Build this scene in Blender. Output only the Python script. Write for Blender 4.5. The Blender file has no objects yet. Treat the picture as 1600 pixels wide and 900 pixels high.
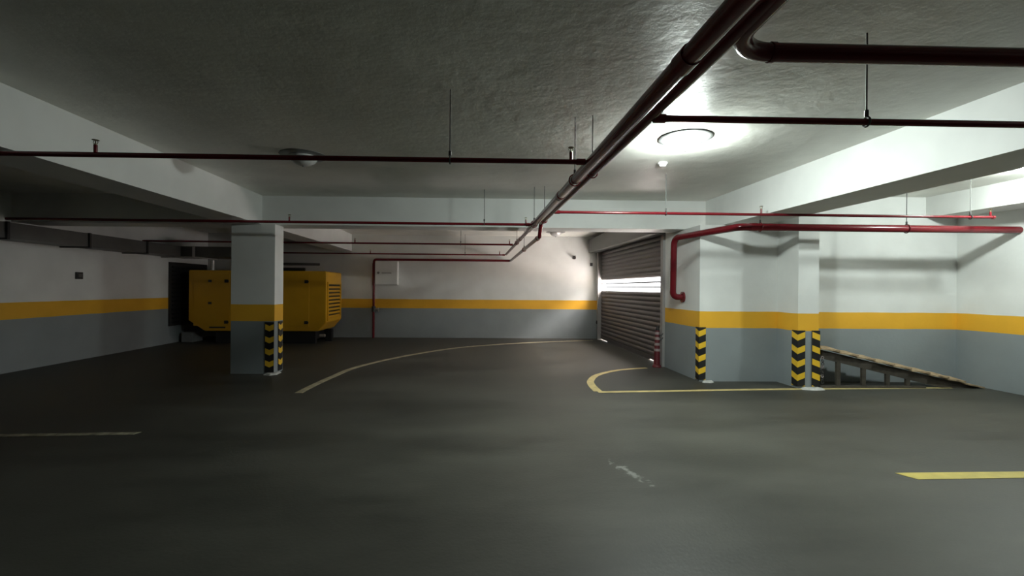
import bpy, bmesh, math, random
from mathutils import Vector, Matrix
random.seed(7)
S = bpy.context.scene
COL = S.collection

# ------------------------------------------------------------------ camera
F, YAW, PITCH, ROLL = 700.0, 0.0820, 0.0001, 0.0081
fw = Vector((math.sin(YAW) * math.cos(PITCH), math.cos(YAW) * math.cos(PITCH), math.sin(PITCH)))
rt = Vector((math.cos(YAW), -math.sin(YAW), 0))
up = rt.cross(fw)
c, s = math.cos(ROLL), math.sin(ROLL)
rt, up = c * rt + s * up, -s * rt + c * up
cam = bpy.data.cameras.new('camera')
cam.sensor_width = 36
cam.lens = F / 1600 * 36
cam.clip_start = 0.05
co = bpy.data.objects.new('camera', cam)
M = Matrix((rt, up, -fw)).transposed().to_4x4()
M.translation = (0, 0, 1.5)
co.matrix_world = M
COL.objects.link(co)
S.camera = co

# ------------------------------------------------------------------ world, light levels, exposure
LAMP_EMIT = 470.0        # the lit ceiling dome beside the main pipes
LAMP_SIDE = 610.0        # the lit dome of the ramp bay
LAMP_COL = (0.90, 1.0, 0.95)
# daylight of the bright yard outside, entering by the open shutter slots: the sky side and the sunlit paving
for nm, loc, rot, sx, sy, pw in (('daylight_sky', (8.0, 10.6, 2.8), (90, 0, 90), 4.6, 5.5, 2100.0),
                                 ('daylight_high_sky', (7.0, 10.6, 6.6), (90, 0, 90), 4.6, 6.0, 8500.0),
                                 ('daylight_paving', (7.9, 10.6, .02), (180, 0, 0), 7.8, 4.8, 8000.0)):
    da = bpy.data.lights.new(nm, 'AREA'); da.shape = 'RECTANGLE'
    da.size = sx; da.size_y = sy; da.energy = pw; da.color = (1.0, 0.90, 0.85)
    do = bpy.data.objects.new(nm, da); COL.objects.link(do)
    do.location = loc; do.rotation_euler = [math.radians(a) for a in rot]
W_ = bpy.data.worlds.new('daylight')
W_.use_nodes = True
W_.node_tree.nodes['Background'].inputs[0].default_value = (0.95, 0.97, 1, 1)
W_.node_tree.nodes['Background'].inputs[1].default_value = 3.0
S.world = W_
S.view_settings.view_transform = 'Standard'
S.view_settings.look = 'None'
S.view_settings.gamma = 1
S.view_settings.exposure = 0.15
S.view_settings.use_curve_mapping = False

# ------------------------------------------------------------------ plan: the cross walls run slightly askew
SK = -0.0578
def W(x, t, z):
    return Vector((x, t + SK * x, z))
ZC = 3.053      # ceiling
ZB = 2.557      # underside of the beams

# ------------------------------------------------------------------ materials
def mat(name, col, rough=0.5, metal=0.0, emit=None, estr=0, spec=0.5, noise=0, nscale=8, bump=0, bscale=30):
    m = bpy.data.materials.new(name); m.use_nodes = True
    nt = m.node_tree; b = nt.nodes['Principled BSDF']
    b.inputs['Base Color'].default_value = (*col, 1)
    b.inputs['Roughness'].default_value = rough
    b.inputs['Metallic'].default_value = metal
    b.inputs['Specular IOR Level'].default_value = spec
    if emit:
        b.inputs['Emission Color'].default_value = (*emit, 1)
        b.inputs['Emission Strength'].default_value = estr
    if noise or bump:
        g = nt.nodes.new('ShaderNodeNewGeometry')
    if noise:
        n = nt.nodes.new('ShaderNodeTexNoise'); n.inputs['Scale'].default_value = nscale; n.inputs['Detail'].default_value = 6
        nt.links.new(g.outputs['Position'], n.inputs['Vector'])
        r = nt.nodes.new('ShaderNodeMapRange'); r.inputs['From Min'].default_value = 0.3; r.inputs['From Max'].default_value = 0.7
        r.inputs['To Min'].default_value = 1 - noise; r.inputs['To Max'].default_value = 1 + noise
        nt.links.new(n.outputs['Fac'], r.inputs['Value'])
        mx = nt.nodes.new('ShaderNodeVectorMath'); mx.operation = 'SCALE'
        mx.inputs[0].default_value = col
        nt.links.new(r.outputs[0], mx.inputs['Scale'])
        nt.links.new(mx.outputs[0], b.inputs['Base Color'])
    if bump:
        n2 = nt.nodes.new('ShaderNodeTexNoise'); n2.inputs['Scale'].default_value = bscale; n2.inputs['Detail'].default_value = 8
        nt.links.new(g.outputs['Position'], n2.inputs['Vector'])
        bp = nt.nodes.new('ShaderNodeBump'); bp.inputs['Strength'].default_value = bump; bp.inputs['Distance'].default_value = 0.02
        nt.links.new(n2.outputs['Fac'], bp.inputs['Height'])
        nt.links.new(bp.outputs[0], b.inputs['Normal'])
    return m

WHITE = (0.72, 0.73, 0.71)
YEL = (0.78, 0.42, 0.035)
GREY = (0.255, 0.285, 0.295)
def wall_mat(name, z0, z1):
    """white wall with a yellow band over a grey dado, split by height"""
    m = bpy.data.materials.new(name); m.use_nodes = True
    nt = m.node_tree; N = nt.nodes; L = nt.links; b = N['Principled BSDF']
    b.inputs['Roughness'].default_value = 0.55
    b.inputs['Specular IOR Level'].default_value = 0.3
    g = N.new('ShaderNodeNewGeometry'); sp = N.new('ShaderNodeSeparateXYZ')
    L.new(g.outputs['Position'], sp.inputs[0])
    nz = N.new('ShaderNodeTexNoise'); nz.inputs['Scale'].default_value = 3; L.new(g.outputs['Position'], nz.inputs['Vector'])
    wob = N.new('ShaderNodeMath'); wob.operation = 'MULTIPLY_ADD'; wob.inputs[1].default_value = 0.012
    L.new(nz.outputs['Fac'], wob.inputs[0]); L.new(sp.outputs['Z'], wob.inputs[2])
    def gt(v):
        k = N.new('ShaderNodeMath'); k.operation = 'GREATER_THAN'; k.inputs[1].default_value = v + 0.006
        L.new(wob.outputs[0], k.inputs[0]); return k
    def mix(f, a, bb):
        k = N.new('ShaderNodeMix'); k.data_type = 'RGBA'
        L.new(f.outputs[0], k.inputs[0])
        for i, v in ((6, a), (7, bb)):
            if isinstance(v, tuple): k.inputs[i].default_value = (*v, 1)
            else: L.new(v.outputs[2], k.inputs[i])
        return k
    m1 = mix(gt(z0), GREY, YEL); m2 = mix(gt(z1), m1, WHITE)
    n2 = N.new('ShaderNodeTexNoise'); n2.inputs['Scale'].default_value = 1.7; n2.inputs['Detail'].default_value = 5
    L.new(g.outputs['Position'], n2.inputs['Vector'])
    r = N.new('ShaderNodeMapRange'); r.inputs['From Min'].default_value = .3; r.inputs['From Max'].default_value = .7
    r.inputs['To Min'].default_value = 0.93; r.inputs['To Max'].default_value = 1.05
    L.new(n2.outputs['Fac'], r.inputs['Value'])
    sc = N.new('ShaderNodeVectorMath'); sc.operation = 'SCALE'
    L.new(m2.outputs[2], sc.inputs[0]); L.new(r.outputs[0], sc.inputs['Scale'])
    L.new(sc.outputs[0], b.inputs['Base Color'])
    n3 = N.new('ShaderNodeTexNoise'); n3.inputs['Scale'].default_value = 25; L.new(g.outputs['Position'], n3.inputs['Vector'])
    bp = N.new('ShaderNodeBump'); bp.inputs['Strength'].default_value = 0.12; bp.inputs['Distance'].default_value = 0.01
    L.new(n3.outputs['Fac'], bp.inputs['Height']); L.new(bp.outputs[0], b.inputs['Normal'])
    return m

def floor_mat():
    m = bpy.data.materials.new('sealed_concrete'); m.use_nodes = True
    nt = m.node_tree; N = nt.nodes; L = nt.links; b = N['Principled BSDF']
    g = N.new('ShaderNodeNewGeometry')
    mp = N.new('ShaderNodeMapping'); mp.inputs['Scale'].default_value = (0.35, 0.9, 1)
    L.new(g.outputs['Position'], mp.inputs[0])
    n = N.new('ShaderNodeTexNoise'); n.inputs['Scale'].default_value = 1.1; n.inputs['Detail'].default_value = 7; n.inputs['Roughness'].default_value = .6
    L.new(mp.outputs[0], n.inputs['Vector'])
    cr = N.new('ShaderNodeValToRGB')
    cr.color_ramp.elements[0].position = .3; cr.color_ramp.elements[0].color = (0.029, 0.0295, 0.0245, 1)
    cr.color_ramp.elements[1].position = .72; cr.color_ramp.elements[1].color = (0.083, 0.082, 0.069, 1)
    L.new(n.outputs['Fac'], cr.inputs[0])
    # pale scuffs and grit
    n2 = N.new('ShaderNodeTexNoise'); n2.inputs['Scale'].default_value = 5.5; n2.inputs['Detail'].default_value = 9; n2.inputs['Roughness'].default_value = .7
    L.new(g.outputs['Position'], n2.inputs['Vector'])
    r2 = N.new('ShaderNodeMapRange'); r2.inputs['From Min'].default_value = .67; r2.inputs['From Max'].default_value = .76; r2.inputs['To Max'].default_value = .5
    L.new(n2.outputs['Fac'], r2.inputs['Value'])
    mx = N.new('ShaderNodeMix'); mx.data_type = 'RGBA'; mx.inputs[7].default_value = (0.12, 0.12, 0.11, 1)
    L.new(r2.outputs[0], mx.inputs[0]); L.new(cr.outputs[0], mx.inputs[6])
    # one rubbed scratch, elongated
    mp3 = N.new('ShaderNodeMapping'); mp3.vector_type = 'POINT'
    mp3.inputs['Location'].default_value = (-1.28, -3.55, 0)
    L.new(g.outputs['Position'], mp3.inputs[0])
    rot = N.new('ShaderNodeVectorRotate'); rot.inputs['Angle'].default_value = 1.25; rot.rotation_type = 'Z_AXIS'
    L.new(mp3.outputs[0], rot.inputs[0])
    sc3 = N.new('ShaderNodeVectorMath'); sc3.operation = 'MULTIPLY'; sc3.inputs[1].default_value = (3.6, 16, 1)
    L.new(rot.outputs[0], sc3.inputs[0])
    ln = N.new('ShaderNodeVectorMath'); ln.operation = 'LENGTH'; L.new(sc3.outputs[0], ln.inputs[0])
    n4 = N.new('ShaderNodeTexNoise'); n4.inputs['Scale'].default_value = 14; n4.inputs['Detail'].default_value = 4
    L.new(g.outputs['Position'], n4.inputs['Vector'])
    ad = N.new('ShaderNodeMath'); ad.operation = 'MULTIPLY_ADD'; ad.inputs[1].default_value = 4.0
    L.new(n4.outputs['Fac'], ad.inputs[0]); L.new(ln.outputs['Value'], ad.inputs[2])
    r3 = N.new('ShaderNodeMapRange'); r3.inputs['From Min'].default_value = 2.2; r3.inputs['From Max'].default_value = 2.7
    r3.inputs['To Min'].default_value = .75; r3.inputs['To Max'].default_value = 0
    L.new(ad.outputs[0], r3.inputs['Value'])
    mx2 = N.new('ShaderNodeMix'); mx2.data_type = 'RGBA'; mx2.inputs[7].default_value = (0.22, 0.22, 0.205, 1)
    L.new(r3.outputs[0], mx2.inputs[0]); L.new(mx.outputs[2], mx2.inputs[6])
    L.new(mx2.outputs[2], b.inputs['Base Color'])
    rr = N.new('ShaderNodeMapRange'); rr.inputs['To Min'].default_value = .38; rr.inputs['To Max'].default_value = .62
    L.new(n.outputs['Fac'], rr.inputs['Value']); L.new(rr.outputs[0], b.inputs['Roughness'])
    b.inputs['Specular IOR Level'].default_value = 0.22
    n5 = N.new('ShaderNodeTexNoise'); n5.inputs['Scale'].default_value = 40; n5.inputs['Detail'].default_value = 4
    L.new(g.outputs['Position'], n5.inputs['Vector'])
    bp = N.new('ShaderNodeBump'); bp.inputs['Strength'].default_value = .15; bp.inputs['Distance'].default_value = .01
    L.new(n5.outputs['Fac'], bp.inputs['Height']); L.new(bp.outputs[0], b.inputs['Normal'])
    return m

def ceiling_mat():
    m = mat('painted_plaster_ceiling', (0.76, 0.76, 0.70), rough=0.42, spec=0.4, noise=0.10, nscale=1.4)
    nt = m.node_tree; N = nt.nodes; L = nt.links; b = N['Principled BSDF']
    g = N.new('ShaderNodeNewGeometry')
    n = N.new('ShaderNodeTexNoise'); n.inputs['Scale'].default_value = 6; n.inputs['Detail'].default_value = 9; n.inputs['Roughness'].default_value = .62
    L.new(g.outputs['Position'], n.inputs['Vector'])
    bp = N.new('ShaderNodeBump'); bp.inputs['Strength'].default_value = .26; bp.inputs['Distance'].default_value = .03
    L.new(n.outputs['Fac'], bp.inputs['Height']); L.new(bp.outputs[0], b.inputs['Normal'])
    return m

def guard_mat():
    m = bpy.data.materials.new('black_rubber_yellow_chevrons'); m.use_nodes = True
    nt = m.node_tree; N = nt.nodes; L = nt.links; b = N['Principled BSDF']
    uv = N.new('ShaderNodeUVMap'); sp = N.new('ShaderNodeSeparateXYZ'); L.new(uv.outputs[0], sp.inputs[0])
    ab = N.new('ShaderNodeMath'); ab.operation = 'ABSOLUTE'; L.new(sp.outputs['X'], ab.inputs[0])
    k = N.new('ShaderNodeMath'); k.operation = 'MULTIPLY_ADD'; k.inputs[1].default_value = -0.45
    L.new(ab.outputs[0], k.inputs[0]); L.new(sp.outputs['Y'], k.inputs[2])
    d = N.new('ShaderNodeMath'); d.operation = 'DIVIDE'; d.inputs[1].default_value = 0.205; L.new(k.outputs[0], d.inputs[0])
    f = N.new('ShaderNodeMath'); f.operation = 'FRACT'; L.new(d.outputs[0], f.inputs[0])
    g1 = N.new('ShaderNodeMath'); g1.operation = 'GREATER_THAN'; g1.inputs[1].default_value = 0.55; L.new(f.outputs[0], g1.inputs[0])
    mx = N.new('ShaderNodeMix'); mx.data_type = 'RGBA'
    mx.inputs[6].default_value = (0.012, 0.012, 0.013, 1); mx.inputs[7].default_value = (0.80, 0.50, 0.03, 1)
    L.new(g1.outputs[0], mx.inputs[0]); L.new(mx.outputs[2], b.inputs['Base Color'])
    b.inputs['Roughness'].default_value = .5
    return m

M_floor = floor_mat(); M_ceil = ceiling_mat()
M_wall = wall_mat('banded_wall', 0.875, 1.145)
M_wallL = wall_mat('banded_wall_raised', 0.90, 1.185)
M_beam = mat('white_beam_paint', WHITE, 0.55, spec=.3, noise=.05, nscale=2)
M_guard = guard_mat()
M_line = mat('yellow_road_paint', (0.50, 0.40, 0.17), .6, noise=.18, nscale=9)
M_linepale = mat('pale_yellow_road_paint', (0.36, 0.32, 0.21), .6, noise=.3, nscale=7)
M_linebold = mat('fresh_yellow_road_paint', (0.50, 0.40, 0.085), .6, noise=.12, nscale=9)
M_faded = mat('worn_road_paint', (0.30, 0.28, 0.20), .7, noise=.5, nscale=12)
M_red = mat('glossy_red_pipe_paint', (0.135, 0.009, 0.014), .22, spec=.38)
M_steel = mat('dull_steel', (0.10, 0.10, 0.095), .6, metal=.2)
M_brass = mat('weathered_brass', (0.25, 0.21, 0.14), .4, metal=.8)
M_dish = mat('grey_lamp_dish', (0.15, 0.153, 0.15), .3)
M_lit = mat('lit_glass_dome', (0.9, 0.9, 0.9), .3, emit=LAMP_COL, estr=LAMP_EMIT)
M_lit2 = mat('lit_glass_dome_ramp_bay', (0.9, 0.9, 0.9), .3, emit=LAMP_COL, estr=LAMP_SIDE)
M_glass = mat('unlit_opal_glass', (0.55, 0.55, 0.53), .12, spec=.7)
M_plastic = mat('white_plastic', (0.72, 0.72, 0.70), .4)
M_shut = mat('brown_grey_shutter_metal', (0.105, 0.093, 0.09), .5, metal=.25)
M_rail = mat('galvanised_rail', (0.32, 0.31, 0.30), .5, metal=.3)
M_house = mat('grey_shutter_housing', (0.10, 0.102, 0.093), .5)
M_gen = mat('yellow_generator_paint', (0.62, 0.33, 0.012), .38, noise=.04, nscale=3)
M_black = mat('black_painted_steel', (0.014, 0.014, 0.015), .5)
M_dark = mat('dark_metal', (0.045, 0.043, 0.042), .5, metal=.3)
M_duct = mat('dull_duct_metal', (0.13, 0.128, 0.122), .5, metal=.35, noise=.15, nscale=2)
M_lag = mat('silver_lagging', (0.55, 0.53, 0.50), .35, metal=.6)
M_wood = mat('weathered_plank', (0.34, 0.25, 0.15), .75, noise=.4, nscale=14, bump=.3, bscale=40)
M_woodd = mat('dark_timber', (0.05, 0.042, 0.032), .8, noise=.3, nscale=10)
M_conc = mat('spilled_plaster', (0.5, 0.5, 0.48), .8, noise=.15, nscale=20, bump=.5)
M_grey = mat('grey_concrete', (0.22, 0.22, 0.22), .8, noise=.15, nscale=6)
M_rw_red = mat('red_barrier_plastic', (0.10, 0.008, 0.013), .5)
M_rw_white = mat('white_reflective_band', (0.28, 0.235, 0.23), .5)
M_ground = mat('pale_paving', (0.5, 0.5, 0.48), .8, noise=.1, nscale=3)
M_text = mat('grey_print', (0.20, 0.19, 0.18), .6)

# ------------------------------------------------------------------ mesh helpers
def obj(name, bm, m, parent=None, loc=None, smooth=False, bevel=0):
    me = bpy.data.meshes.new(name)
    if not bm.loops.layers.uv: bm.loops.layers.uv.new('UVMap')
    bmesh.ops.recalc_face_normals(bm, faces=bm.faces)
    org = Vector(loc) if loc is not None else Vector((0, 0, 0))
    if parent is not None: org = wloc(parent)
    bmesh.ops.translate(bm, verts=bm.verts, vec=-org)
    bm.to_mesh(me); bm.free()
    me.materials.append(m)
    if smooth:
        for p in me.polygons: p.use_smooth = True
        try: me.set_sharp_from_angle(angle=math.radians(40))
        except Exception: pass
    o = bpy.data.objects.new(name, me); COL.objects.link(o)
    if parent is not None: o.parent = parent
    else: o.location = org
    if bevel:
        b = o.modifiers.new('edge', 'BEVEL'); b.width = bevel; b.segments = 2; b.limit_method = 'ANGLE'
    return o
def wloc(o):
    v = Vector(o.location)
    while o.parent: o = o.parent; v += o.location
    return v
def thing(name, label, cat, loc, group=None):
    o = bpy.data.objects.new(name, None); COL.objects.link(o); o.empty_display_size = .1
    o.location = loc
    return tag(o, label, cat, group)
def tag(o, label, cat, group=None):
    o['label'] = label; o['category'] = cat
    if group: o['group'] = group
    return o
def struct(o, label=None, cat=None):
    o['kind'] = 'structure'
    if label: o['label'] = label
    if cat: o['category'] = cat
    return o
def NB(): return bmesh.new()
def hexa(bm, P):
    """8 points: bottom ring 0-3, top ring 4-7"""
    v = [bm.verts.new(p) for p in P]
    for f in ((3, 2, 1, 0), (4, 5, 6, 7), (0, 1, 5, 4), (1, 2, 6, 5), (2, 3, 7, 6), (3, 0, 4, 7)):
        bm.faces.new([v[i] for i in f])
    return v
def box(bm, x0, x1, t0, t1, z0, z1):
    return hexa(bm, [W(x0, t0, z0), W(x1, t0, z0), W(x1, t1, z0), W(x0, t1, z0), W(x0, t0, z1), W(x1, t0, z1), W(x1, t1, z1), W(x0, t1, z1)])
def bx(*a):
    bm = NB(); box(bm, *a); return bm
def prism(bm, ring_a, ring_b):
    a = [bm.verts.new(p) for p in ring_a]; b = [bm.verts.new(p) for p in ring_b]
    n = len(a)
    bm.faces.new(a[::-1]); bm.faces.new(b)
    for i in range(n): bm.faces.new((a[i], a[(i + 1) % n], b[(i + 1) % n], b[i]))
def sweep(bm, pts, r, seg=16, cap=True):
    pts = [Vector(p) for p in pts]
    rs = r if isinstance(r, (list, tuple)) else [r] * len(pts)
    d0 = (pts[1] - pts[0]).normalized()
    ref = Vector((0, 0, 1)) if abs(d0.z) < .9 else Vector((1, 0, 0))
    n = (ref - d0 * ref.dot(d0)).normalized()
    rings = []
    for i, p in enumerate(pts):
        d = (pts[min(i + 1, len(pts) - 1)] - pts[max(i - 1, 0)]).normalized()
        n = (n - d * n.dot(d)).normalized(); bb = d.cross(n)
        rings.append([bm.verts.new(p + (n * math.cos(2 * math.pi * k / seg) + bb * math.sin(2 * math.pi * k / seg)) * rs[i]) for k in range(seg)])
    for a, b in zip(rings, rings[1:]):
        for k in range(seg): bm.faces.new((a[k], a[(k + 1) % seg], b[(k + 1) % seg], b[k]))
    if cap:
        bm.faces.new(rings[0][::-1]); bm.faces.new(rings[-1])
def fillet(pts, rad, n=8):
    pts = [Vector(p) for p in pts]; out = [pts[0]]
    for i in range(1, len(pts) - 1):
        a, b, c_ = pts[i - 1], pts[i], pts[i + 1]
        u = (a - b).normalized(); v = (c_ - b).normalized()
        ang = u.angle(v); t = rad / math.tan(ang / 2)
        t = min(t, (a - b).length * .49, (c_ - b).length * .49)
        p0 = b + u * t; p1 = b + v * t
        rr = t * math.tan(ang / 2)
        ctr = b + (u + v).normalized() * (rr / math.sin(ang / 2))
        e0 = (p0 - ctr); e1 = (p1 - ctr); th = e0.angle(e1)
        for k in range(n + 1):
            f = k / n
            out.append(ctr + (e0 * math.sin((1 - f) * th) + e1 * math.sin(f * th)) / math.sin(th))
    out.append(pts[-1]); return out
def lathe(bm, prof, ctr, seg=32):
    """prof: list of (r, z) ; r=0 closes"""
    ctr = Vector(ctr); rings = []
    for r, z in prof:
        if r < 1e-6: rings.append([bm.verts.new(ctr + Vector((0, 0, z)))])
        else: rings.append([bm.verts.new(ctr + Vector((r * math.cos(2 * math.pi * k / seg), r * math.sin(2 * math.pi * k / seg), z))) for k in range(seg)])
    for a, b in zip(rings, rings[1:]):
        for k in range(seg):
            k2 = (k + 1) % seg
            if len(a) == 1 and len(b) == 1: continue
            if len(a) == 1: bm.faces.new((a[0], b[k2], b[k]))
            elif len(b) == 1: bm.faces.new((a[k], a[k2], b[0]))
            else: bm.faces.new((a[k], a[k2], b[k2], b[k]))
def tor(bm, ctr, axis, R, r, seg=20, ss=8):
    axis = Vector(axis).normalized(); ref = Vector((0, 0, 1)) if abs(axis.z) < .9 else Vector((1, 0, 0))
    a = (ref - axis * ref.dot(axis)).normalized(); b = axis.cross(a); ctr = Vector(ctr); rings = []
    for i in range(seg):
        th = 2 * math.pi * i / seg; d = a * math.cos(th) + b * math.sin(th)
        rings.append([bm.verts.new(ctr + d * (R + r * math.cos(2 * math.pi * k / ss)) + axis * r * math.sin(2 * math.pi * k / ss)) for k in range(ss)])
    for i in range(seg):
        p, q = rings[i], rings[(i + 1) % seg]
        for k in range(ss): bm.faces.new((p[k], p[(k + 1) % ss], q[(k + 1) % ss], q[k]))

# ------------------------------------------------------------------ the shell
XL, XR = -7.846, 7.95
TB, TR = 13.42, -13.0           # back wall, rear wall
TW, XS = 7.254, 3.657          # wall of the right bay, gate wall
struct(obj('floor', bx(XL - .2, XR + .2, TR - .2, TB + .2, -.2, 0), M_floor))
bm = NB(); box(bm, XL - .2, XS + .2, TR - .2, TB + .2, ZC, ZC + .2); box(bm, XS + .2, XR + .2, TR - .2, 8.31, ZC, ZC + .2)
struct(obj('ceiling', bm, M_ceil))
struct(obj('wall_left', bx(XL - .2, XL, TR, TB, 0, ZC), M_wallL))
struct(obj('wall_back', bx(XL - .2, XS + .2, TB, TB + .2, 0, ZC), M_wall))
struct(obj('wall_right', bx(XR, XR + .2, TR, TW, 0, ZC), M_wall))
struct(obj('wall_rear', bx(XL, XR, TR - .2, TR, 0, ZC), M_wall))
# right bay's end wall, its top under the crossing beams dropped to their underside
bm = NB(); box(bm, XS, 4.03, TW, 7.81, 0, ZB); box(bm, 4.03, XR + .2, TW, TW + .2, 0, ZC)
struct(obj('wall_recess', bm, M_wall))
# gate wall with the opening for the shutter
T0, T1, ZO = 8.66, 13.2, 2.60
bm = NB(); box(bm, XS, XS + .2, 7.81, T0, 0, ZB); box(bm, XS, XS + .2, T1, TB, 0, ZC)
box(bm, XS, XS + .2, 7.81 + .5, T0, ZB, ZC); box(bm, XS, XS + .2, T0, T1, ZO, ZC)
struct(obj('wall_gate', bm, M_wall))
struct(obj('ground', bx(XS + .2, 13, TW + .2, 18, -.2, 0), M_ground))
# beams
struct(obj('beam', bx(-4.2, -3.658, TR, 7.81, ZB + .003, ZC), M_beam))
struct(obj('beam', bx(XL, 4.03, 7.81, 8.31, ZB, ZC), M_beam))
struct(obj('beam', bx(-4.2, -3.658, 8.31, TB, ZB + .003, ZC), M_beam))
struct(obj('beam', bx(4.03, 4.66, TR, TW, ZB + .006, ZC), M_beam))
struct(obj('beam', bx(4.03, 4.66, TW + .2, 8.31, ZB + .006, ZC), M_beam))
struct(obj('beam', bx(7.42, XR, TR, TW, 2.72, ZC), M_beam))
# columns
struct(obj('column', bx(-4.145, -3.413, 7.76, 8.10, 0, ZB), M_wallL))
struct(obj('column', bx(4.94, 5.262, 6.775, TW, 0, ZC), M_wall))

# ------------------------------------------------------------------ plaster spilled round the column feet
def splash(name, label, pts, h):
    bm = NB()
    n = len(pts); cx = sum(p[0] for p in pts) / n; ct = sum(p[1] for p in pts) / n
    a = [bm.verts.new(W(x, t, 0.001)) for x, t in pts]
    b = [bm.verts.new(W(cx + (x - cx) * .75, ct + (t - ct) * .75, h)) for x, t in pts]
    bm.faces.new(b)
    for i in range(n): bm.faces.new((a[i], a[(i + 1) % n], b[(i + 1) % n], b[i]))
    return tag(obj(name, bm, M_conc, loc=W(cx, ct, 0)), label, 'plaster', 'plaster lumps at the column feet')
splash('plaster_lump', 'pale plaster lump at the foot of the free-standing column', [(-3.55, 7.66), (-3.42, 7.60), (-3.33, 7.68), (-3.34, 7.9), (-3.40, 7.92), (-3.405, 7.75), (-3.54, 7.75)], .025)
splash('plaster_lump', 'pale plaster lump between the guards of the wall-side column', [(4.93, 6.66), (5.08, 6.60), (5.26, 6.63), (5.30, 6.70), (5.25, 6.755), (4.96, 6.755)], .025)
splash('plaster_lump', 'pale plaster lump at the wall corner beneath the big elbow pipe', [(3.66, 7.16), (3.78, 7.12), (3.86, 7.17), (3.87, 7.235), (3.70, 7.235)], .025)

# ------------------------------------------------------------------ floor markings
def ribbon(name, label, pts, w, m, group=None, sk=False):
    P = [Vector((x, y, 0)) for x, y in pts]; bm = NB(); L = []; R = []
    for i, p in enumerate(P):
        d = (P[min(i + 1, len(P) - 1)] - P[max(i - 1, 0)]).normalized(); n = Vector((-d.y, d.x, 0))
        ww = w[i] if isinstance(w, list) else w
        L.append((p + n * ww / 2)); R.append((p - n * ww / 2))
    z0, z1 = .0004, .003
    for i in range(len(P) - 1):
        q = [R[i], R[i + 1], L[i + 1], L[i]]
        v = [bm.verts.new(Vector((a.x, a.y, z0))) for a in q] + [bm.verts.new(Vector((a.x, a.y, z1))) for a in q]
        bm.faces.new((v[4], v[5], v[6], v[7])); bm.faces.new((v[3], v[2], v[1], v[0]))
        bm.faces.new((v[0], v[1], v[5], v[4])); bm.faces.new((v[2], v[3], v[7], v[6]))
        if i == 0: bm.faces.new((v[3], v[0], v[4], v[7]))
        if i == len(P) - 2: bm.faces.new((v[1], v[2], v[6], v[5]))
    bmesh.ops.remove_doubles(bm, verts=bm.verts, dist=1e-5)
    c_ = P[len(P) // 2]
    return tag(obj(name, bm, m, loc=(c_.x, c_.y, 0)), label, 'floor marking', group)
def smooth_curve(P, n=8):
    out = []
    for i in range(len(P) - 1):
        p0 = P[max(i - 1, 0)]; p1 = P[i]; p2 = P[i + 1]; p3 = P[min(i + 2, len(P) - 1)]
        for k in range(n):
            t = k / n
            out.append(tuple(.5 * (2 * p1[j] + (p2[j] - p0[j]) * t + (2 * p0[j] - 5 * p1[j] + 4 * p2[j] - p3[j]) * t * t + (3 * p1[j] - p0[j] - 3 * p2[j] + p3[j]) * t ** 3) for j in (0, 1)))
    out.append(P[-1]); return out
ribbon('floor_line', 'long pale curved line sweeping from beside the free-standing column to the shutter',
       smooth_curve([(-2.46, 6.52), (-2.44, 6.9), (-2.36, 7.6), (-2.16, 8.65), (-1.43, 10.04), (-.35, 11.29), (1.0, 12.05), (2.12, 12.45), (3.4, 12.74)]), .11, M_linepale)
hook = smooth_curve([(3.26, 8.29), (2.65, 8.08), (2.15, 7.66), (1.9, 7.2), (1.82, 6.85), (1.80, 6.42)])
ribbon('floor_line', 'yellow hooked line curving from the red and white post, bold at its tip', hook, [.08 + .05 * i / len(hook) for i in range(len(hook))], M_line)
ribbon('floor_line', 'thin yellow straight line running along the feet of the wall-side column and ramp', [(1.79, 6.37), (4.6, 6.43), (7.4, 6.41)], .09, M_line)
def poly(name, label, pts, m):
    bm = NB(); prism(bm, [Vector((x, y, .0004)) for x, y in pts], [Vector((x, y, .003)) for x, y in pts])
    return tag(obj(name, bm, m, loc=(pts[0][0], pts[0][1], 0)), label, 'floor marking')
poly('floor_line', 'short bold yellow bay line with a slanted end, alone on the near floor', [(3.53, 3.29), (5.9, 3.22), (5.9, 3.33), (3.46, 3.42)], M_linebold)
poly('floor_line', 'faint worn bay line in the dark far from the lamp', [(-6.2, 4.79), (-3.40, 4.78), (-3.38, 4.86), (-6.2, 4.87)], M_faded)

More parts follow.
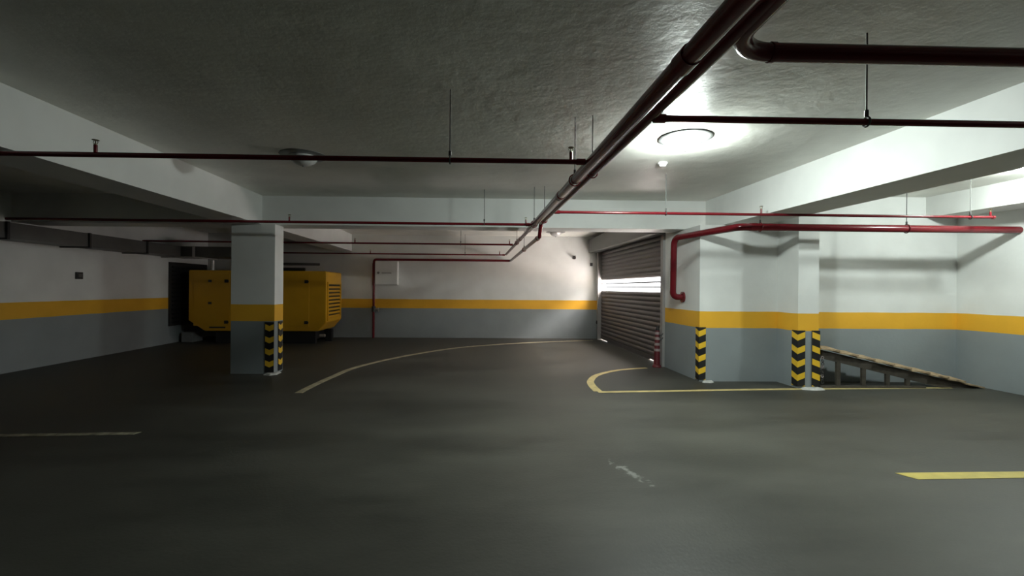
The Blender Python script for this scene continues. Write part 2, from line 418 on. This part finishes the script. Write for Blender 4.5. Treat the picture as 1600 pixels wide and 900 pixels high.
# ------------------------------------------------------------------ chevron corner guards
def guard(label, path, corner_at, z0=.03, z1=.885, th=.014):
    """path: plan points (x,t) along the outer face of the wall; normals point to the camera's side"""
    P = [Vector((W(x, t, 0).x, W(x, t, 0).y, 0)) for x, t in path]
    out = []
    dirs = [(P[i + 1] - P[i]).normalized() for i in range(len(P) - 1)]
    nrm = [Vector((d.y, -d.x, 0)) for d in dirs]
    Q = []
    for i, p in enumerate(P):
        if i == 0: n = nrm[0]
        elif i == len(P) - 1: n = nrm[-1]
        else:
            n = (nrm[i - 1] + nrm[i]); n = n / n.dot(nrm[i])
        Q.append(p + n * th)
        P[i] = p + n * .001
    ln = [0]
    for i in range(len(P) - 1): ln.append(ln[-1] + (P[i + 1] - P[i]).length)
    mid = ln[corner_at] if corner_at is not None else ln[-1] / 2
    bm = NB(); uvl = bm.loops.layers.uv.new('UVMap')
    def face(vs, uvs):
        f = bm.faces.new([bm.verts.new(v) for v in vs])
        for l, u in zip(f.loops, uvs): l[uvl].uv = u
    Z = lambda p, z: Vector((p.x, p.y, z))
    for i in range(len(P) - 1):
        u0, u1 = ln[i] - mid, ln[i + 1] - mid
        parts = [(0, 1)] if (u0 >= 0 or u1 <= 0) else [(0, -u0 / (u1 - u0)), (-u0 / (u1 - u0), 1)]
        for a, b in parts:
            qa = Q[i].lerp(Q[i + 1], a); qb = Q[i].lerp(Q[i + 1], b); ua = u0 + (u1 - u0) * a; ub = u0 + (u1 - u0) * b
            face([Z(qa, z0), Z(qb, z0), Z(qb, z1), Z(qa, z1)], [(ua, z0), (ub, z0), (ub, z1), (ua, z1)])
        face([Z(P[i], z1), Z(Q[i], z1), Z(Q[i + 1], z1), Z(P[i + 1], z1)], [(0, 0)] * 4)
        face([Z(P[i], z0), Z(Q[i], z0), Z(Q[i + 1], z0), Z(P[i + 1], z0)], [(0, 0)] * 4)
        face([Z(P[i], z0), Z(P[i + 1], z0), Z(P[i + 1], z1), Z(P[i], z1)], [(0, 0)] * 4)
    for i in (0, -1):
        face([Z(P[i], z0), Z(Q[i], z0), Z(Q[i], z1), Z(P[i], z1)], [(0, 0)] * 4)
    bmesh.ops.remove_doubles(bm, verts=bm.verts, dist=1e-5)
    m_ = P[len(P) // 2]
    return tag(obj('corner_guard', bm, M_guard, loc=(m_.x, m_.y, 0)), label, 'corner guard', 'black and yellow corner guards')
guard('black and yellow guard on the front face of the free-standing column', [(-3.560, 7.76), (-3.415, 7.76)], None)
guard('black and yellow guard on the brighter side face of the free-standing column', [(-3.413, 7.90), (-3.413, 8.06)], None)
guard('black and yellow guard folded round the wall corner below the elbow pipe', [(XS, 7.355), (XS, TW), (XS + .10, TW)], 1)
guard('black and yellow guard on the wall-side column edge toward the shutter', [(4.94, 6.89), (4.94, 6.775), (5.045, 6.775)], 1)
guard('black and yellow guard on the wall-side column edge next to the ramp', [(5.155, 6.775), (5.262, 6.775), (5.262, 6.87)], 1)

# ------------------------------------------------------------------ ceiling lamps
def lamp(x, t, lit, label, R=.157, H=.105):
    p = W(x, t, 0)
    th = thing('ceiling_lamp', label, 'lamp', (p.x, p.y, ZC), 'round ceiling lamps')
    b = NB(); lathe(b, [(0, ZC), (.262, ZC), (.265, ZC - .006), (.255, ZC - .011), (.19, ZC - .015), (.158, ZC - .016), (.0, ZC - .016)], (p.x, p.y, 0), 48)
    obj('base_dish', b, M_dish, th, smooth=True)
    prof = [(R, ZC - .0165)] + [(R * math.cos(a), ZC - .018 - H * math.sin(a)) for a in [math.pi / 2 * k / 10 for k in range(10)]] + [(0, ZC - .018 - H)]
    b = NB(); lathe(b, prof, (p.x, p.y, 0), 40)
    g = obj('glass_dome', b, lit or M_glass, th, smooth=True)
    b = NB(); lathe(b, [(0, ZC - .0182 - H), (.014, ZC - .0182 - H), (.012, ZC - .031 - H), (0, ZC - .035 - H)], (p.x, p.y, 0), 12)
    obj('finial', b, M_dish, th, smooth=True)
lamp(2.13, 4.55, M_lit, 'lit round ceiling lamp glowing on the ceiling beside the main pipes')
lamp(-2.04, 5.38, None, 'unlit round ceiling lamp half hidden by the near branch pipe')
lamp(2.2, 12.35, None, 'unlit round ceiling lamp peeking below the cross beam near the shutter')
lamp(6.75, 5.3, M_lit2, 'small-domed lit ceiling lamp hidden behind the beam, lighting the ramp bay', .09, .09)
p = W(2.28, 5.46, 0)
th = thing('smoke_detector', 'small white smoke detector on the ceiling below the lit lamp', 'smoke detector', (p.x, p.y, ZC))
b = NB(); lathe(b, [(0, ZC), (.058, ZC), (.056, ZC - .018), (.048, ZC - .022), (0, ZC - .022)], (p.x, p.y, 0), 24); obj('base', b, M_plastic, th, smooth=True)
b = NB(); lathe(b, [(0, ZC - .0225), (.045, ZC - .0225), (.043, ZC - .034), (.03, ZC - .05), (0, ZC - .052)], (p.x, p.y, 0), 24); obj('sensor_head', b, M_plastic, th, smooth=True)

# ------------------------------------------------------------------ fire pipes
Z1, X1, R1 = 2.482, .892, .044          # larger main
X2, Z2, R2 = 1.038, 2.537, .037         # second main
def pipe(name, label, pts, r, group=None, seg=18, joints=()):
    b = NB(); sweep(b, pts, r, seg); o = obj(name, b, M_red, loc=pts[0], smooth=True)
    tag(o, label, 'pipe', group)
    return o
def joint(parent, name, a, bb, r, m=None):
    b = NB(); sweep(b, [a, bb], r, 18); return obj(name, b, m or M_red, parent, smooth=True)
def V(x, t, z): return W(x, t, z)
main = pipe('fire_pipe', 'larger dark red main pipe running away overhead, outer of the pair',
            [V(X1, -12.9, Z1), V(X1, 7.55, Z1), V(X1, 7.62, Z1), V(X1, 13.10, Z1)], [R1, R1, .033, .033], 'main fire pipes under the ceiling')
for t in (1.9, 4.75, 9.0): joint(main, 'coupling', V(X1, t - .05, Z1), V(X1, t + .05, Z1), (R1 if t < 7.5 else .033) + .005)
second = pipe('fire_pipe', 'slimmer dark red main pipe nearer the lit lamp, stepping down under the cross beam',
              fillet([V(X2, -12.9, Z2), V(X2, 7.12, Z2), V(X2, 7.30, 2.34), V(X2, 13.31, 2.31), V(-2.98, 13.33, 2.31), V(-2.98, 13.33, .0)], .07), .034,
              'main fire pipes under the ceiling')
joint(second, 'coupling', V(X2, 6.86, Z2), V(X2, 7.0, Z2), .041)
joint(second, 'coupling', V(X2, 7.5, 2.338), V(X2, 7.62, 2.337), .041)
joint(second, 'riser_sleeve', V(-2.98, 13.33, 2.2), V(-2.98, 13.33, 1.55), .045)
joint(second, 'valve_body', V(-2.98, 13.33, .93), V(-2.98, 13.33, .77), .058, M_dark)
b = NB(); sweep(b, [V(-2.98, 13.33, .85), V(-2.84, 13.30, .85)], .022, 10); tor(b, V(-2.83, 13.3, .83), (1, 0, 0), .05, .01)
obj('valve_handle', b, M_lag, second, smooth=True)

def sprinkler(parent, x, t, z, r):
    """upright head on its nipple"""
    b = NB(); sweep(b, [V(x, t, z + r * .6), V(x, t, z + r + .055)], .013, 10)
    h = obj('sprinkler_head', b, M_red, parent, smooth=True)
    b = NB(); c_ = V(x, t, 0); z0 = z + r + .0555
    lathe(b, [(0, z0), (.011, z0), (.011, z0 + .008), (.004, z0 + .012), (.004, z0 + .034), (.024, z0 + .036), (.022, z0 + .039), (0, z0 + .04)], c_, 12)
    for sg in (-1, 1):
        sweep(b, [c_ + Vector((sg * .009, 0, z0 + .005)), c_ + Vector((sg * .018, 0, z0 + .02)), c_ + Vector((sg * .008, 0, z0 + .036))], .0025, 6)
    obj('deflector', b, M_brass, h, smooth=True)
def branch(label, x0, x1, t, z, r, heads, jx, jr, group, jsign):
    o = pipe('sprinkler_pipe', label, [V(x0, t, z), V(x1, t, z)], r, group, 14)
    for hx in heads: sprinkler(o, hx, t, z, r)
    joint(o, 'tee_joint', V(jx, t, z), V(jx + .07 * jsign, t, z), r + .006)
    return o
GB = 'thin sprinkler branch pipes'
branch('near dark red branch pipe crossing in front of the unlit lamp', -7.2, X1 - R1 + .012, 3.53, 2.50, .020, (-2.92, .745), X1 - R1 + .01, .03, GB, -1)
branch('dark red branch pipe just in front of the cross beam, reaching the free-standing column', -7.2, X1 - R1 + .012, 7.09, 2.505, .021, (-2.9, .79), X1 - R1 + .01, .03, GB, -1)
branch('thin dark branch pipe just behind the cross beam over the curved line', -7.5, X1 - .034, 10.35, 2.50, .020, (-2.75, .78), X1 - .036, .03, GB, -1)
branch('thin dark branch pipe closest to the back wall, above the white panel box', -7.5, X1 - .034, 13.08, 2.462, .020, (-3.03, .70), X1 - .036, .03, GB, -1)
branch('dark red branch pipe passing above the lit lamp toward the ramp bay', X2 + .008, 7.3, 2.65, 2.517, .020, (), X2 + .012, .03, GB, 1)
o = branch('bright red thin branch pipe below the smoke detector, ending above the ramp', X2 + .008, 7.06, 5.99, 2.522, .019, (3.85, 7.03), X2 + .012, .03, GB, 1)
joint(o, 'end_cap', V(7.055, 5.99, 2.522), V(7.085, 5.99, 2.522), .024)
# big take-off with a swept bend
bend = fillet([V(X2 + .006, 1.30, Z2), V(X2 + .03, 1.93, Z2), V(XR - .01, 1.93, Z2)], .20, 12)
take = pipe('fire_pipe', 'thick red pipe branching off overhead through a swept bend, nearest to the viewer', bend, .039, 'main fire pipes under the ceiling', 22)
joint(take, 'weld_collar', V(1.27, 1.93, Z2), V(1.29, 1.93, Z2), .043)
# hydrant line with the 45 degree turn and the drop into the wall
pts = fillet([V(XR - .005, 6.40, 2.41), V(3.80, 6.40, 2.41), V(3.47, 7.80, 2.40), V(3.47, 7.83, 1.365), V(XS - .004, 7.83, 1.365)], .13, 8)
hyd = pipe('fire_pipe', 'thick bright red pipe with an elbow dropping down beside the shutter into the wall', pts, .054, 'main fire pipes under the ceiling', 22)
b = NB(); sweep(b, [V(XS - .03, 7.83, 1.365), V(XS - .002, 7.83, 1.365)], .095, 22); obj('wall_flange', b, M_red, hyd, smooth=True)
joint(hyd, 'coupling', V(3.95, 6.40, 2.41), V(4.05, 6.40, 2.41), .059)

# rod hangers: threaded rod from the ceiling, ring clamp round the pipe
def hanger(label, x, t, z, r, along_x, ztop=ZC):
    p = W(x, t, 0)
    th = thing('pipe_hanger', label, 'hanger', (p.x, p.y, ztop), 'threaded rod pipe hangers')
    b = NB(); sweep(b, [Vector((p.x, p.y, ztop)), Vector((p.x, p.y, z + r + .035))], .005, 8); obj('threaded_rod', b, M_steel, th, smooth=True)
    ax = (W(1, 0, 0) - W(0, 0, 0)) if along_x else Vector((0, 1, 0))
    b = NB(); tor(b, (p.x, p.y, z), ax, r + .008, .006, 24, 8)
    obj('ring_clamp', b, M_dark if r < .03 else M_red, th, smooth=True)
    b = NB(); sweep(b, [Vector((p.x, p.y, z + r + .012)), Vector((p.x, p.y, z + r + .05))], .012, 8); obj('nut', b, M_dark, th, smooth=True)
hanger('rod hanger on the near branch pipe, alone in the middle of the ceiling', -.205, 3.53, 2.50, .020, True)
hanger('rod hanger on the larger main pipe close behind the near branch pipe', X1, 4.05, Z1, R1, False)
hanger('rod hanger on the slimmer main pipe close behind the near branch pipe', X2, 4.0, Z2, R2, False)
hanger('rod hanger on the branch pipe just in front of the cross beam', .134, 7.09, 2.515, .021, True)
hanger('rod hanger on the larger main pipe just in front of the cross beam', X1, 6.86, Z1, R1, False)
hanger('rod hanger on the slimmer main pipe just in front of the cross beam', X2, 6.80, Z2, R2, False)
hanger('rod hanger on the branch pipe just behind the cross beam', -.34, 10.35, 2.50, .020, True)
hanger('rod hanger on the larger main pipe just behind the cross beam', X1, 9.7, Z1, .034, False)
hanger('rod hanger on the slimmer main pipe just behind the cross beam', X2, 9.6, 2.326, .034, False)
hanger('rod hanger on the branch pipe closest to the back wall', -.3, 13.08, 2.462, .020, True)
hanger('rod hanger on the branch pipe above the lit lamp, beyond the thick bend', 2.34, 2.65, 2.517, .020, True)
hanger('rod hanger below the smoke detector on the bright red thin pipe', 2.55, 5.99, 2.522, .019, True)
hanger('rod hanger near the capped end of the bright red thin pipe', 6.75, 5.99, 2.522, .019, True)
hanger('rod hanger with a red ring on the thick elbow pipe over the ramp', 6.26, 6.40, 2.41, .054, True)
hanger('short rod hanger with a red ring under the beam by the thick pipe\'s bend', 4.1, 6.40, 2.41, .054, True, ZB + .005)

# ------------------------------------------------------------------ roller shutter
sh = thing('roller_shutter', 'dark roller shutter with three bright open daylight slots, in the gate opening', 'shutter', W(XS + .06, (T0 + T1) / 2, 0))
PIT = .1035; XC = XS + .065
def curtain(bm, z0, z1, t0, t1):
    n = int(round((z1 - z0) / PIT)); pr = []
    for i in range(n):
        zb = z0 + (z1 - z0) * i / n; h = (z1 - z0) / n
        for k in range(6):
            f = k / 6; pr.append((XC - .020 * math.sin(math.pi * f), zb + h * f))
    pr.append((XC, z1))
    fr = [(x, z) for x, z in pr]; bk = [(x + .012, z) for x, z in pr[::-1]]
    ring = fr + bk
    A = [bm.verts.new(W(x, t0, z)) for x, z in ring]; B = [bm.verts.new(W(x, t1, z)) for x, z in ring]
    m = len(ring)
    for i in range(m): bm.faces.new((A[i], A[(i + 1) % m], B[(i + 1) % m], B[i]))
    k = len(pr)
    for R in (A, B):
        for i in range(k - 1): bm.faces.new((R[i], R[i + 1], R[m - 2 - i], R[m - 1 - i]))
ZS0, ZS1 = 1.44, 1.75
b = NB(); curtain(b, .10, ZS0, T0 + .03, T1 - .03); curtain(b, ZS1, 2.70, T0 + .03, T1 - .03)
obj('slat_curtain', b, M_shut, sh)
for i in (1, 2):
    z0 = ZS0 + i * .1033
    obj('slat_rib', bx(XC - .014, XC + .008, T0 + .03, T1 - .03, z0 - .014, z0 + .014), M_shut, sh)
b = NB(); box(b, XC - .02, XC + .02, T0 + .03, T1 - .03, .028, .10); box(b, XC - .012, XC + .012, 9.5, 12.55, .004, .028)
obj('bottom_bar', b, M_shut, sh)
obj('guide_rail', bx(XS - .05, XS + .10, T0 - .07, T0 + .035, 0, 2.62), M_rail, sh)
obj('guide_rail', bx(XS - .05, XS + .10, T1 - .035, T1 + .07, 0, 2.62), M_rail, sh)
b = NB(); box(b, 3.36, XS - .003, T0 - .08, 13.33, 2.565, 2.96); obj('housing', b, M_house, sh, bevel=.01)
b = NB(); box(b, XS - .075, XS - .051, T1 + .0, T1 + .05, .46, .56); sweep(b, [W(XS - .09, T1 + .02, .50), W(XS - .09, T1 - .06, .50)], .01, 8)
obj('latch', b, M_black, sh)

# ------------------------------------------------------------------ red and white post beside the shutter
pp = W(3.50, 8.58, 0)
th = thing('barrier_post', 'slim red and white striped post leaning beside the shutter', 'post', pp)
lean = lambda z: Vector((pp.x + .03 * z / .77, pp.y + .05 * z / .77, z))
b = NB(); lathe(b, [(0, 0), (.085, 0), (.085, .02), (.07, .045), (.06, .05), (0, .05)], (pp.x, pp.y, 0), 20); obj('base', b, M_rw_red, th, smooth=True)
b = NB(); sweep(b, [lean(.0505), lean(.3), lean(.7)], [.062, .055, .038], 18); obj('post_body', b, M_rw_red, th, smooth=True)
for z in (.33, .44, .55, .65):
    b = NB(); r = .055 - (z - .3) * .0425 + .003; sweep(b, [lean(z - .028), lean(z + .022)], [r + .001, r], 18); obj('reflective_band', b, M_rw_white, th, smooth=True)
b = NB(); sweep(b, [lean(.7005), lean(.72), lean(.76), lean(.785)], [.03, .036, .03, .012], 14); obj('cap', b, M_black, th, smooth=True)
for z in (.60, .52):
    b = NB(); sweep(b, [lean(z) + Vector((.03, -.02, 0)), lean(z) + Vector((.085, -.03, .02)), lean(z) + Vector((.10, -.03, .05))], .010, 8); obj('chain_hook', b, M_black, th, smooth=True)

# ------------------------------------------------------------------ small things on the back wall
p0 = W(-2.63, TB, 1.55)
th = thing('panel_box', 'white metal panel box on the back wall beside the fire riser', 'electrical box', p0)
obj('enclosure', bx(-2.93, -2.27, TB - .18, TB - .001, 1.56, 2.255), M_plastic, th, bevel=.006)
obj('door', bx(-2.915, -2.285, TB - .195, TB - .181, 1.575, 2.24), M_plastic, th, bevel=.004)
b = NB(); sweep(b, [W(-2.83, TB - .1955, 1.915), W(-2.83, TB - .202, 1.915)], .035, 20); obj('round_emblem', b, M_text, th)
obj('caption_line', bx(-2.73, -2.45, TB - .1975, TB - .1955, 1.897, 1.918), M_text, th)
th = thing('alarm_siren', 'small dark alarm unit on the back wall near the shutter housing', 'alarm', W(2.95, TB, 2.43))
obj('mounting_plate', bx(2.90, 3.0, TB - .012, TB - .001, 2.38, 2.49), M_rail, th)
b = NB(); sweep(b, [W(2.955, TB - .0125, 2.435), W(2.945, TB - .05, 2.43), W(2.93, TB - .11, 2.42)], [.025, .03, .052], 16); obj('horn', b, M_dark, th, smooth=True)
th = thing('wall_switch', 'small black switch on the back wall beside the shutter rail', 'switch', W(3.46, TB, 2.2))
obj('switch_box', bx(3.43, 3.50, TB - .05, TB - .001, 2.18, 2.27), M_black, th, bevel=.004)
b = NB(); sweep(b, [W(3.465, TB - .02, 2.271), W(3.465, TB - .02, 2.54), W(3.50, TB - .02, 2.56)], .012, 8); obj('conduit', b, M_plastic, th, smooth=True)
th = thing('wall_switch', 'small dark square switch box on the dim side wall above the band', 'switch', W(XL, 9.1, 1.68))
obj('switch_box', bx(XL + .001, XL + .04, 9.03, 9.17, 1.61, 1.745), M_dark, th, bevel=.004)
obj('switch_face', bx(XL + .041, XL + .05, 9.06, 9.14, 1.645, 1.71), M_duct, th)
tag(obj('wall_tube', (lambda b: (sweep(b, [W(-6.9, 13.34, 2.15), W(-4.57, 13.34, 2.15)], .035, 14), b)[1])(NB()), M_duct, loc=W(-5.7, 13.34, 2.15), smooth=True),
    'dark horizontal tube on the back wall above the yellow generator', 'tube')

# ------------------------------------------------------------------ generator
GX0, GX1, GT0, GT1, GZ = -7.38, -3.87, 11.80, 13.12, 1.90
gen = thing('generator', 'large yellow canopied generator behind the free-standing column', 'generator', W((GX0 + GX1) / 2, 12.4, 0))
prof = [(GX0, GZ - .02), (GX0, .60), (GX0 + .42, .325), (GX1 - .20, .335), (GX1, .56), (GX1, GZ - .02), (GX1 - .03, GZ), (GX0 + .03, GZ)]
b = NB(); prism(b, [W(x, GT0, z) for x, z in prof], [W(x, GT1, z) for x, z in prof])
obj('canopy', b, M_gen, gen, bevel=.012)
for k, (xa, xb) in enumerate(((-7.25, -6.34), (-6.28, -5.33), (-5.27, -4.30))):
    d = obj('access_door', bx(xa, xb, GT0 - .012, GT0 - .0005, .46, GZ - .08), M_gen, gen, bevel=.004)
    hx = xb - .07
    for z in (1.62, .56):
        b = NB(); box(b, hx - .045, hx + .045, GT0 - .034, GT0 - .0125, z - .04, z + .04); box(b, hx - .02, hx + .07, GT0 - .05, GT0 - .0345, z - .018, z + .018)
        obj('latch', b, M_black, d)
    if k == 0:
        for z in (1.62, 1.05):
            obj('hinge', bx(xa + .38, xa + .46, GT0 - .03, GT0 - .0125, z - .03, z + .03), M_dark, d)
obj('fuel_slot', bx(-6.85, -6.44, GT0 - .006, GT0 + .001, .40, .44), M_dark, gen)
# louvred end
lv = NB()
for fr in ((GT0 + .08, GT0 + .14, .60, 1.62), (GT1 - .14, GT1 - .08, .60, 1.62), (GT0 + .14, GT1 - .14, .60, .66), (GT0 + .14, GT1 - .14, 1.56, 1.62)):
    box(lv, GX1 + .0005, GX1 + .03, *fr)
obj('louvre_frame', lv, M_gen, gen)
lv = NB(); box(lv, GX1 + .0003, GX1 + .0009, GT0 + .14, GT1 - .14, .66, 1.56); obj('louvre_backing', lv, M_black, gen)
lv = NB()
for i in range(9):
    z = .68 + i * .098
    hexa(lv, [W(GX1 + .001, GT0 + .145, z), W(GX1 + .028, GT0 + .145, z - .012), W(GX1 + .028, GT1 - .145, z - .012), W(GX1 + .001, GT1 - .145, z),
              W(GX1 + .001, GT0 + .145, z + .045), W(GX1 + .028, GT0 + .145, z + .0), W(GX1 + .028, GT1 - .145, z + .0), W(GX1 + .001, GT1 - .145, z + .045)])
obj('louvre_blades', lv, M_gen, gen)
b = NB(); box(b, -6.75, -4.18, 11.92, 12.05, 0, .32); box(b, -6.75, -4.18, 12.85, 12.98, 0, .32); box(b, -6.7, -4.25, 12.06, 12.84, .08, .32)
obj('skid_base', b, M_black, gen)
b = NB(); box(b, -4.10, -3.93, 12.45, 12.62, 0, .34); obj('skid_foot', b, M_black, gen)
b = NB(); sweep(b, [W(-4.19, 12.3, .17), W(-4.05, 12.3, .17)], .04, 12); obj('drain_plug', b, M_lag, gen, smooth=True)
b = NB(); sweep(b, [W(-5.6, 12.15, GZ - .005), W(-5.6, 12.15, 1.955), W(-4.55, 12.15, 1.955)], .045, 14); obj('roof_pipe', b, M_black, gen, smooth=True)
b = NB(); sweep(b, [W(-6.95, 12.1, GZ - .005), W(-6.95, 12.1, 2.165)], .05, 16); sweep(b, [W(-6.95, 12.1, GZ), W(-6.95, 12.1, GZ + .03)], .085, 16)
obj('exhaust_stack', b, M_lag, gen, smooth=True)

# ------------------------------------------------------------------ exhaust air duct over it
du = thing('air_duct', 'long dull metal air duct along the dim side wall, turning over the generator', 'duct', W(-7.56, 9, 2.22))
b = NB()
ring = lambda x0, x1, t, z0, z1: [W(x0, t, z0), W(x1, t, z0), W(x1, t, z1), W(x0, t, z1)]
box(b, XL + .02, -7.30, -3.0, 11.35, 2.22, 2.47); obj('duct_run', b, M_duct, du)
b = NB(); box(b, XL + .02, -5.2, 11.352, 12.3, 2.22, 2.47); obj('duct_crossover', b, M_duct, du)
for t in (4.2, 5.7, 7.2, 8.7, 10.2):
    b = NB(); box(b, XL + .015, -7.27, t - .02, t + .02, 2.195, 2.476); obj('flange', b, M_dark, du)
b = NB(); box(b, -7.0, -6.95, 11.32, 12.33, 2.19, 2.476); obj('flange', b, M_lag, du)
b = NB(); box(b, XL + .03, -6.9, 11.40, 11.46, 2.185, 2.219); obj('lit_edge_strip', b, M_lag, du)  # silver strip added for the light along the duct's lower edge
th = thing('shaded_wall_panel', 'dark stand-in grille on the side wall beyond the generator end', 'panelling', W(XL, 12.5, .5))
b = NB(); box(b, XL + .001, XL + .05, 11.72, 13.3, .45, 2.1); obj('shaded_wall_sheet', b, M_dark, th)  # dark slatted sheet added in place of shadow on this end of the wall
b = NB()
for i in range(14): box(b, XL + .051, XL + .075, 11.78, 13.24, .52 + i * .11, .57 + i * .11)
obj('shaded_wall_slats', b, M_black, th)
tag(obj('concrete_block', bx(-7.72, -7.42, 12.05, 12.5, 0, .26), M_grey, loc=W(-7.6, 12.3, 0), bevel=.01), 'grey concrete block on the floor at the dark end of the generator', 'block')

# ------------------------------------------------------------------ plank ramp behind the wall-side column
rp = thing('plank_ramp', 'low wooden plank ramp against the end wall beside the wall-side column', 'ramp', W(6.6, 7.0, 0))
RX0, RX1 = 5.30, 7.86
zr = lambda x: .60 * (RX1 - x) / (RX1 - RX0) + .012
for t in (6.84,):
    b = NB(); pr = [(RX0, zr(RX0) - .02), (RX0, zr(RX0) - .15), (RX1 - .60, .0), (RX1 - .02, .0), (RX1 - .02, .012)]
    prism(b, [W(x, t - .02, z) for x, z in pr], [W(x, t + .02, z) for x, z in pr]); obj('stringer', b, M_woodd, rp)
    for x in (5.62, 6.02, 6.40, 6.72):
        if zr(x) - .15 > .05:
            b = NB(); box(b, x - .03, x + .03, t - .018, t + .018, 0, zr(x) - .06); obj('post', b, M_woodd, rp)
NBRD = 9
for i in range(NBRD):
    xa = RX0 + (RX1 - RX0) * i / NBRD; xb = RX0 + (RX1 - RX0) * (i + 1.06) / NBRD; xb = min(xb, RX1 + .01)
    za, zb = zr(xa) + .006, zr(xb) + .040
    if i == NBRD - 1: zb = .026
    j = random.uniform(-.02, .02)
    t0, t1 = 6.77 + j, 7.03; lift = .03 if i < NBRD - 1 else .012
    b = NB(); hexa(b, [W(xa, t0, za - .02), W(xb, t0 + .01, max(zb - .022, .002)), W(xb, t1, max(zb - .022, .002) + lift), W(xa, t1, za - .02 + lift), W(xa, t0, za), W(xb, t0 + .01, zb), W(xb, t1, zb + lift), W(xa, t1, za + lift)])
    obj('plank', b, M_wood, rp)
b = NB(); box(b, RX0, RX1 - .9, 6.78, 6.835, .0, .03); obj('ground_batten', b, M_woodd, rp)

# chain hanging at the ramp's head
th = thing('hanging_chain', 'short speckled chain hanging at the ramp head beside the column guard', 'chain', W(5.33, 6.80, .05))
for i in range(9):
    b = NB(); tor(b, W(5.315 + .004 * math.sin(i), 6.762, .47 - i * .047), (1, 0, 0) if i % 2 else (0, 1, 0), .020, .006, 14, 6)
    obj('chain_link', b, M_rw_white if i % 3 == 0 else M_dark, th, smooth=True)
